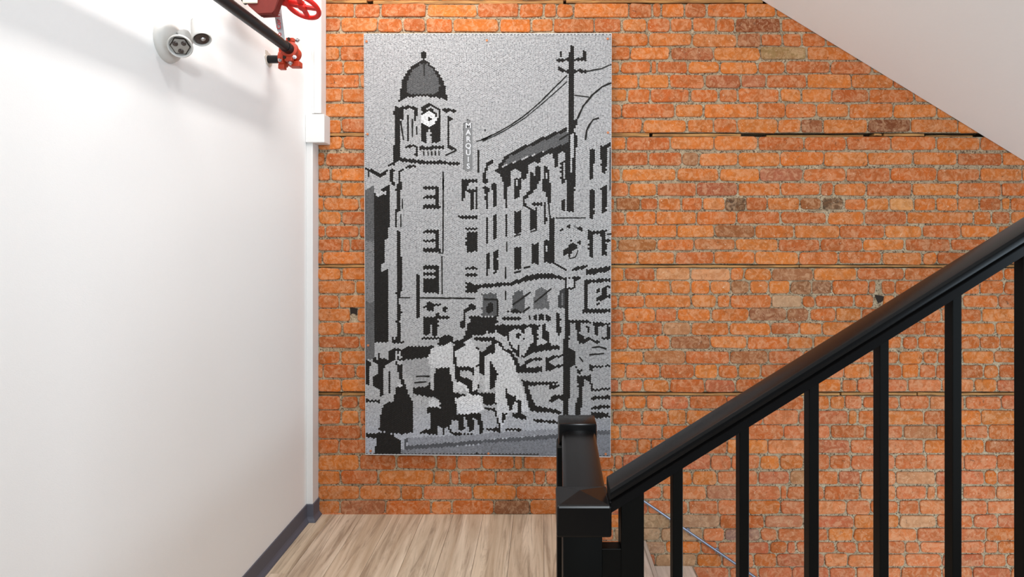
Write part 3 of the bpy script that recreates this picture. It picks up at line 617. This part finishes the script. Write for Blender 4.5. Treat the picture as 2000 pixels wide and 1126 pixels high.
vert[:, 0:sg, 0] = cx[:, None]+Rm*ca; vert[:, 0:sg, 2] = cz[:, None]+Rm*sa; vert[:, 0:sg, 1] = MY
vert[:, sg:2*sg, 0] = cx[:, None]+Rm*.93*ca; vert[:, sg:2*sg, 2] = cz[:, None]+Rm*.93*sa; vert[:, sg:2*sg, 1] = MY-.0032
vert[:, 2*sg:3*sg, 0] = cx[:, None]+Ri*ca; vert[:, 2*sg:3*sg, 2] = cz[:, None]+Ri*sa; vert[:, 2*sg:3*sg, 1] = MY-.0030
vert[:, 3*sg, 0] = cx; vert[:, 3*sg, 2] = cz; vert[:, 3*sg, 1] = MY-.0010
fc = []
for L_ in (0, sg):
    for i in range(sg):
        j = (i+1) % sg; fc.append((L_+i, L_+j, L_+sg+j, L_+sg+i))
quads = np.array(fc); tris = np.array([(2*sg+i, 2*sg+(i+1) % sg, 3*sg) for i in range(sg)])
nv = 3*sg+1; offs = (np.arange(N)*nv)[:, None, None]
Qi = (quads[None]+offs).reshape(-1, 4); Ti = (tris[None]+offs).reshape(-1, 3)
me = bpy.data.meshes.new('painted_dots'); me.vertices.add(N*nv); me.vertices.foreach_set('co', vert.reshape(-1))
loops = np.concatenate([Qi.ravel(), Ti.ravel()]); me.loops.add(len(loops)); me.loops.foreach_set('vertex_index', loops.astype(np.int32))
npoly = len(Qi)+len(Ti); me.polygons.add(npoly)
starts = np.concatenate([np.arange(len(Qi))*4, len(Qi)*4+np.arange(len(Ti))*3]).astype(np.int32)
me.polygons.foreach_set('loop_start', starts); me.update(calc_edges=True); me.validate()
base = np.stack([tone*1.0, tone*.985, tone*.985], 1); cool = (tone > .1) & (tone < .6)
base[isblack] = np.stack([tone[isblack]*1.05, tone[isblack]*.92, tone[isblack]*.82], 1)
low = np.clip((gy-.86)/.1, 0, 1)*(tone > .06); base[:, 2] *= 1+.10*low; base[:, 0] *= 1-.04*low
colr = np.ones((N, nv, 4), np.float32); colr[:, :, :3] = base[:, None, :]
colr[:, 0:sg, :3] *= .6  # disc foot and centre darkened: recess shade put into the colour
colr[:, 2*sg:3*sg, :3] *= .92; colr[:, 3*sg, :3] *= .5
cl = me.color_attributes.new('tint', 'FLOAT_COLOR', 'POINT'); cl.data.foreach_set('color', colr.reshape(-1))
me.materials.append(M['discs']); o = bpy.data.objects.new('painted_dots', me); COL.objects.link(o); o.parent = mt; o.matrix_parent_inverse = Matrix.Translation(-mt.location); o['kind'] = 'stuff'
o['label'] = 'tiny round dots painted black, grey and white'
V = []; Fc = []
for q, hw in strokes:
    Q = []
    for a_, b_ in zip(q, q[1:]):
        n_ = max(1, int(np.hypot(*(b_-a_))/5)); Q += [a_+(b_-a_)*i/n_ for i in range(n_)]
    Q.append(q[-1]); Q = np.array(Q); Q[:, 1] += rng.normal(0, .25, len(Q)); T = np.gradient(Q, axis=0); T /= np.hypot(T[:, 0], T[:, 1])[:, None]+1e-9
    for i, (p, t_) in enumerate(zip(Q, T)):
        h = hw*random.uniform(.7, 1.15); nx_, ny_ = -t_[1]*h, t_[0]*h
        for dy_ in (0, .0012): V += [tuple(W(p[0]+nx_, p[1]+ny_, MY-.0034-dy_+.0006)), tuple(W(p[0]-nx_, p[1]-ny_, MY-.0034-dy_+.0006))]
        if i:
            k_ = len(V)-8; Fc += [(k_+2, k_+3, k_+7, k_+6), (k_, k_+2, k_+6, k_+4), (k_+3, k_+1, k_+5, k_+7)]
o = mk('painted_lines', V, Fc, 'inkblack', mt); o['kind'] = 'stuff'
# small vertical sign in the mural
sgp = [W(*p, MY-.0034) for p in ((906.5,243),(914.5,234),(922.5,243),(923,330),(919,334),(909,334),(906,330))]
sb = B().prism(sgp, (0, .0006, 0)).out('sign_board', 'signgrey', mt)
def text(name, body, size, loc, rot, mat, parent, depth=.0004, align='CENTER'):
    c = bpy.data.curves.new(name, 'FONT'); c.body = body; c.size = size; c.extrude = depth; c.align_x = align; c.align_y = 'CENTER'; c.resolution_u = 3; c.offset = size*.02
    t = bpy.data.objects.new(name+'_tmp', c); COL.objects.link(t); t.location = loc; t.rotation_euler = rot
    bpy.context.view_layer.update()
    me = bpy.data.meshes.new_from_object(t.evaluated_get(bpy.context.evaluated_depsgraph_get())); mw = t.matrix_world.copy()
    bpy.data.objects.remove(t); me.transform(mw); me.materials.clear(); me.materials.append(M[mat])
    o = bpy.data.objects.new(name, me); COL.objects.link(o); o.parent = parent
    wl = Vector(parent.location); o.matrix_parent_inverse = Matrix.Translation(-wl); return o
for i, ch in enumerate('MARQUIS'):
    text('sign_letter', ch, .036, W(914.6, 245.5+i*13.2, MY-.0040), (math.pi/2, 0, 0), 'signwhite', mt)
# screws
for (x, y) in ((716,81),(951,79),(1187,76),(718,262),(1187.5,259),(719,674),(724,880),(954,885),(1183,886)):
    c = W(x, y, MY-.003); B().rev([(.0062, 0), (.0062, .002), (.004, .0035), (.0015, .003)], c, (0, -1, 0), 10).out('screw', 'copper', mt, True)

# ================================================================== RAILING
YN = 1.046
rl = thing('stair_railing', 'black stair railing with square balusters rising to the right before the brick wall', 'railing', (.078, 1.07, 0))
# near newel, far newel, level rail
B().box(.0365, .1045, 1.056, 1.118, 0, .88, .0035).out('newel_post', 'black', rl, True)
nc = B()
hw = .047; cxn = .0725; y0, y1 = YN, 1.132; zt = .930; zb = .873
nc.box(cxn-hw, cxn+hw, y0, y1, zb, zt-.002, .004)
vs = [nc.bm.verts.new(p) for p in ((cxn-hw+.003, y0+.003, zt-.0025), (cxn+hw-.003, y0+.003, zt-.0025), (cxn+hw-.003, y1-.003, zt-.0025), (cxn-hw+.003, y1-.003, zt-.0025), (cxn-.005, (y0+y1)/2, zt+.007))]
for i in range(4): nc.bm.faces.new((vs[i], vs[(i+1) % 4], vs[4]))
nc.out('newel_cap', 'rail', rl, False)
B().box(.036, .122, 1.44, 1.51, 0, .893, .004).out('newel_post', 'black', rl, True)
nc = B().box(.040, .131, 1.455, 1.53, .89, .944, .005)
nc.out('newel_cap', 'rail', rl, True)
def rounded(w_, h_, r, n=4):
    pts = []
    for cx_, cz_, a0 in ((w_/2-r, h_/2-r, 0), (-w_/2+r, h_/2-r, 90), (-w_/2+r, -h_/2+r, 180), (w_/2-r, -h_/2+r, 270)):
        for k_ in range(n+1):
            a = math.radians(a0+90*k_/n); pts.append((cx_+r*math.cos(a), cz_+r*math.sin(a)))
    return pts
b = B(); prof = rounded(.079, .042, .009)
A = [b.bm.verts.new((.078+p[0], 1.125, .906+p[1])) for p in prof]; Bv = [b.bm.verts.new((.0875+p[0], 1.462, .906+p[1])) for p in prof]
b.bm.faces.new(A); b.bm.faces.new(Bv[::-1])
for i in range(len(A)): b.bm.faces.new((A[i], Bv[i], Bv[(i+1) % len(A)], A[(i+1) % len(A)]))
b.out('level_rail', 'rail', rl, True)
# sloped rail: profile in (y, z), extruded along the slope
sl = .622; X0, X1 = .117, 1.35; ztop = .883
def ztopx(X): return ztop+sl*X
profA = [(1.0455, -.012), (1.0462, -.006), (1.050, -.0015), (1.056, 0), (1.100, 0), (1.106, -.0015), (1.1095, -.006), (1.110, -.012), (1.1085, -.018), (1.104, -.021),
         (1.100, -.0225), (1.100, -.046), (1.0565, -.046), (1.0565, -.030), (1.0535, -.0265), (1.0565, -.0235), (1.0515, -.021), (1.047, -.018)]
b = B(); b.prism([(X0, y_, ztopx(X0)+z_) for y_, z_ in profA], (X1-X0, 0, sl*(X1-X0))); b.out('handrail', 'rail', rl, True, 25)
def zs_(X): return ztopx(X)-.046
spx = [(1213,1258,.04)]+[(1314,1334,.0225),(1444.6,1463.4,.0225),(1580.5,1600,.0225),(1718.5,1736.5,.0225),(1860.5,1879,.0225),(1999,2019,.0225)]
def stz(X): return max(0, (X-.17)*sl+.02)
for a, c, dp in spx:
    Y_ = 1.060 if dp > .03 else 1.066; sc = F/Y_; xa, xb = (a-VX)/sc, (c-VX)/sc
    bb = B(); yb = Y_+dp
    bot = stz((xa+xb)/2)
    bb.prism([(xa, Y_, bot), (xb, Y_, bot), (xb, Y_, zs_(xb)+.004), (xa, Y_, zs_(xa)+.004)], (0, dp, 0))
    bmesh.ops.bevel(bb.bm, geom=bb.bm.edges[:], offset=.0012, segments=1, affect='EDGES')
    bb.out('baluster' if dp < .03 else 'railing_post', 'black', rl, False)
B().box(.104, .138, 1.062, 1.087, .05, .847, .001).out('filler_panel', 'black', rl)
B().prism([(.14, 1.056, 0), (.24, 1.056, 0), (1.42, 1.056, .50), (1.42, 1.056, .80), (.17, 1.056, .02+.0), (.14, 1.056, .02)], (0, .045, 0)).out('stringer', 'black', rl)
# flight going up on the near side (below the frame)
st2 = thing('staircase', 'wood-look stairs rising to the right on the near side of the black railing', 'stairs', (.3, .5, 0))
for i in range(4):
    o = B().box(.2+.29*i, .52+.29*i, -.1, 1.054, .18*i+.145, .18*(i+1), .002).out('tread', 'tread', st2)
    arr = np.ones((len(o.data.vertices), 4), np.float32); ca_ = o.data.color_attributes.new('tint', 'FLOAT_COLOR', 'POINT'); ca_.data.foreach_set('color', arr.ravel())
    B().box(.22+.29*i, .235+.29*i, -.1, 1.054, max(0, .18*i-.02), .18*i+.147).out('riser', 'base', st2)

# wall handrail on the brick
hr = thing('wall_handrail', 'slim grey metal handrail sloping down the brick wall behind the balusters', 'handrail', (.72, 3.0, -.05))
p0 = W(1205, 942, 2.99); p1 = W(1437, 1100.5, 2.99); p2 = p0+(p1-p0)*3.2
B().cyl(p0, p2, .0065, 14).out('rail', 'steel', hr, True)
for t_ in (.63, .88, 1.6, 2.6):
    c = p0+(p1-p0)*t_
    b = B().cyl(c, c+Vector((0, .03, -.022)), .0035, 8); b.cyl(c+Vector((0, .028, -.022)), (c.x, D-.002, c.z-.022), .0035, 8); b.cyl((c.x, D-.006, c.z-.022), (c.x, D-.001, c.z-.022), .012, 12)
    b.out('bracket', 'steel', hr, True)

# ================================================================== EMERGENCY LIGHT
WXL = -1.149
ec = Vector((WXL, 1.149*F/(VX-325), 0)); ec.z = EYE+(VY-80)*ec.y/F
em = thing('emergency_light', 'white twin-head emergency light with round base on the white wall', 'light', ec)
B().rev([(.066, 0), (.0665, .006), (.063, .014), (.052, .024), (.035, .030), (.012, .032)], ec, (1, 0, 0), 40).out('base_plate', 'plastic', em, True, 50)
B().box(ec.x+.0275, ec.x+.0300, ec.y-.030, ec.y-.022, ec.z+.012, ec.z+.020, .0005).out('indicator', 'dark', em)
arm0 = ec+Vector((.02, .012, -.005)); hub = W(360, 75, 1.90)
B().cyl(arm0, hub, .019, 20, .003).rev([(.022, -.016), (.026, -.008), (.026, .008), (.022, .016)], hub, W(374, 72, 1.9)-W(352, 76, 1.88), 20).out('swivel_arm', 'plastic', em, True)
def head(face_c, d, R_, back, lens_kind):
    d = Vector(d).normalized()
    h = B(); pr = [(.004, -back)]+[(R_*.50, -back+.003), (R_*.62, -back*.8), (R_*.8, -back*.5), (R_*.95, -back*.2), (R_, -.006), (R_, -.001), (R_*.95, .001), (R_*.86, -.0005), (R_*.82, -.010)]
    h.rev(pr, face_c, d, 32); ho = h.out('lamp_head', 'plastic', em, True, 60)
    c = face_c+d*(-.0035)
    if lens_kind: B().rev([(R_*.80, -.006), (R_*.79, -.0012), (R_*.74, 0)], c, d, 6).out('lens_gasket', 'gap', ho)
    l_ = B().rev([(R_*.73, -.004), (R_*.71, .001), (R_*.3, .003), (.002, .0035)], c, d, 6 if lens_kind else 24).out('lamp_lens', 'lens' if lens_kind else 'dark', ho, False)
    q = d.to_track_quat('Z', 'Y')
    bl = B()
    for (u_, v_, r_) in ((-.35, .2, .22), (.3, .3, .2), (.05, -.4, .22)) if lens_kind else ((.1, .1, .25),):
        bl.rev([(R_*r_, 0), (R_*r_*.7, .003), (.001, .004)], c+q@Vector((u_*R_, v_*R_, .0035)), d, 12)
    bl.out('bulb', 'dark' if lens_kind else 'chrome', ho, True)
    for o_ in (l_,): pass
    return ho
head(W(351.5, 91, 1.83), (.30, -.72, -.52), .0345, .050, True)
head(W(394.5, 77.5, 1.86), (.42, -.36, -.80), .0275, .085, False)

# ================================================================== PIPE WITH COUPLING
PX = -1.045; PZ = 2.163; PYE = 2.545; pr_ = .0205
pipe = thing('sprinkler_pipe', 'black steel pipe along the white wall ending in an orange-red grooved elbow', 'pipe', (PX, PYE, PZ))
B().cyl((PX, -1.2, PZ), (PX, PYE, PZ), pr_, 28).out('pipe_run', 'pipe', pipe, True)
B().cyl((PX, 2.50, PZ), (PX, PYE, PZ), pr_+.0022, 28, .001).out('pipe_sleeve', 'pipe', pipe, True)
EC = Vector((PX+.002, PYE+.030, PZ-.010))
SZ = EYE+(VY-115)*2.572/F
B().cyl((WXL+.001, 2.578, SZ), (PX-.03, 2.578, SZ), .0165, 24).out('stub_pipe', 'pipe', pipe, True)
b = B(); 
b.rev([(.012, -.034), (.024, -.028), (.031, -.012), (.032, .006), (.027, .022), (.014, .031)], EC, (.35, 1, -.1), 24)
b.rev([(.030, 0), (.034, .003), (.034, .019), (.030, .022)], (PX, PYE-.008, PZ), (0, 1, 0), 28)
b.rev([(.027, 0), (.034, .003), (.034, .024), (.027, .028)], (PX-.052, 2.578, SZ), (1, 0, 0), 28)
elb = b.out('elbow_coupling', 'red', pipe, True, 45)
def lug(c, sx, sy, sz): B().box(c[0]-sx, c[0]+sx, c[1]-sy, c[1]+sy, c[2]-sz, c[2]+sz, .003).out('clamp_lug', 'red', pipe)
LUG = [((PX+.004, PYE+.002, PZ+.038), (.016, .011, .008)), ((PX-.002, PYE+.002, PZ-.040), (.016, .011, .010)), ((PX-.038, 2.572, SZ+.036), (.013, .014, .008)), ((PX-.038, 2.566, SZ-.036), (.013, .014, .010)), ((PX+.012, 2.58, SZ-.022), (.022, .02, .012))]
for c, s_ in LUG: lug(c, *s_)
for (c, ax) in (((PX+.034, PYE-.004, PZ+.036), (1, -.35, -.1)), ((PX+.026, PYE-.012, PZ-.036), (.6, -1, .1)), ((PX-.040, 2.548, SZ-.012), (-.1, -1, .1)), ((PX+.003, PYE+.003, PZ-.055), (.1, -.2, -1))):
    v = Vector(ax).normalized(); c = Vector(c)-v*.008
    bo = B().cyl(c, c+v*.018, .0042, 12); bo.cyl(c+v*.004, c+v*.011, .0085, 6); bo.out('bolt', 'chrome', pipe, False)
for (c) in ((PX-.016, PYE-.010, PZ-.036), (PX-.040, 2.562, SZ+.012), (PX+.002, PYE-.010, PZ+.039)):
    B().cyl(c, (c[0], c[1]-.003, c[2]), .0065, 14).out('slot', 'gap', elb)
# broken plaster round the hole
pl = []
for i in range(14):
    a = 2*math.pi*i/14; r = .034*random.uniform(.75, 1.2); pl.append((WXL, 2.578+r*math.cos(a), SZ+.004+r*math.sin(a)*.9))
o = B().prism(pl, (.0025, 0, 0)).out('trim_4', 'plaster'); struct(o, 'rough broken plaster ring around the pipe hole')

# ================================================================== VALVE WITH HAND WHEEL
VYY = 2.30
vc = W(515, -14, VYY)
va = thing('shutoff_valve', 'red valve with spoked red hand wheel above the black pipe', 'valve', vc)
b = B(); b.rev([(.020, -.062), (.036, -.060), (.042, -.050), (.046, -.02), (.048, .0), (.044, .022), (.036, .036), (.020, .040)], vc, (1, .2, -.1), 28)
b.out('valve_body', 'darkred', va, True)
b = B(); b.rev([(.054, -.004), (.057, -.001), (.057, .005), (.054, .008)], vc+Vector((.012, .0, 0)), (1, .25, -.25), 32); b.out('flange', 'darkred', va, True)
b = B(); fc_ = W(492, 5, VYY-.03)
b.prism([W(470, -8, VYY-.05), W(556, -30, VYY-.05), W(534, 22, VYY-.05), W(532, 27, VYY-.05), W(504, 28, VYY-.05), W(486, 12, VYY-.05)], (0, .04, 0))
bmesh.ops.bevel(b.bm, geom=b.bm.edges[:], offset=.004, segments=2, affect='EDGES'); b.out('valve_flange', 'darkred', va, True)
wc = W(591, 13, 2.33); wn = Vector((.22, .36, 1)).normalized()
b = B().cyl(vc, W(562, 2, 2.33), .022, 20); b.cyl(W(556, 0, 2.33), wc+wn*.01, .013, 16); b.out('stem', 'wheelred', va, True)
RW = .0610
wheel = B().torus(wc, wn, RW, .0092).out('hand_wheel', 'wheelred', va, True, 80)
q = wn.to_track_quat('Z', 'Y')
B().rev([(.012, -.012), (.017, -.009), (.018, .006), (.012, .011)], wc, wn, 20).out('hub', 'wheelred', wheel, True)
for k in range(4):
    a = math.radians(30+90*k); d = q@Vector((math.cos(a), math.sin(a), 0)); t_ = q@Vector((-math.sin(a), math.cos(a), 0))
    p = wc+d*.012; e = wc+d*RW
    b = B(); b.prism([p-t_*.010-wn*.004, e-t_*.008-wn*.003, e+t_*.008-wn*.003, p+t_*.010-wn*.004], wn*.008); b.out('spoke', 'wheelred', wheel)
B().cyl(vc+Vector((-.01, .01, .03)), (vc.x-.01, vc.y+.01, 3.199), .03, 24).out('riser_pipe', 'pipe', va, True)
# cream tag and dark cap left of the body
tg = W(489, -8, VYY-.055)
B().box(tg.x-.028, tg.x+.026, tg.y-.004, tg.y+.004, tg.z-.027, tg.z+.02, .003).out('tag', 'cream', va)
B().rev([(.014, 0), (.018, .004), (.018, .03), (.012, .034)], W(472, 2, VYY-.02), (.7, .2, .5), 16).out('end_cap', 'pipe', va, True)
# silver ribbon with red lettering
rb = thing('ribbon_label', 'silver ribbon with red lettering hanging from the valve over the black pipe', 'label', W(542, 20, 2.36))
cen = [(540.5, -10), (541, 0), (542, 15), (543.5, 30), (545.5, 45), (548, 60), (551.5, 74)]
wd = [7.5, 7.5, 7.2, 7.2, 7.0, 6.6, 5.6]; V = []; Fc = []
for i, ((x, y), h) in enumerate(zip(cen, wd)):
    Yr = 2.37-.0*i; dy = .006*math.sin(i*1.1)
    tip = 0 if i < 6 else 1
    V += [tuple(W(x-h, y-(8 if tip else 0), Yr+dy)), tuple(W(x+h, y+(6 if tip else 0), Yr+dy+.004)), tuple(W(x+h, y+(6 if tip else 0), Yr+dy+.0055)), tuple(W(x-h, y-(8 if tip else 0), Yr+dy+.0015))]
for i in range(6):
    for j in range(4): Fc.append((i*4+j, i*4+(j+1) % 4, (i+1)*4+(j+1) % 4, (i+1)*4+j))
Fc += [(3, 2, 1, 0), (24, 25, 26, 27)]
o = mk('ribbon', V, Fc, 'silver', rb, smooth=False)
o.matrix_parent_inverse = Matrix.Translation(-rb.location)
text('lettering', 'Cor Herfd', .024, W(543.2, 31, 2.358), (math.pi/2, math.radians(-94), 0), 'redink', rb, .0002)
B().torus(W(546.5, 67, 2.360), (0, 1, 0), .0050, .0013, 20, 6).out('emblem', 'redink', rb)
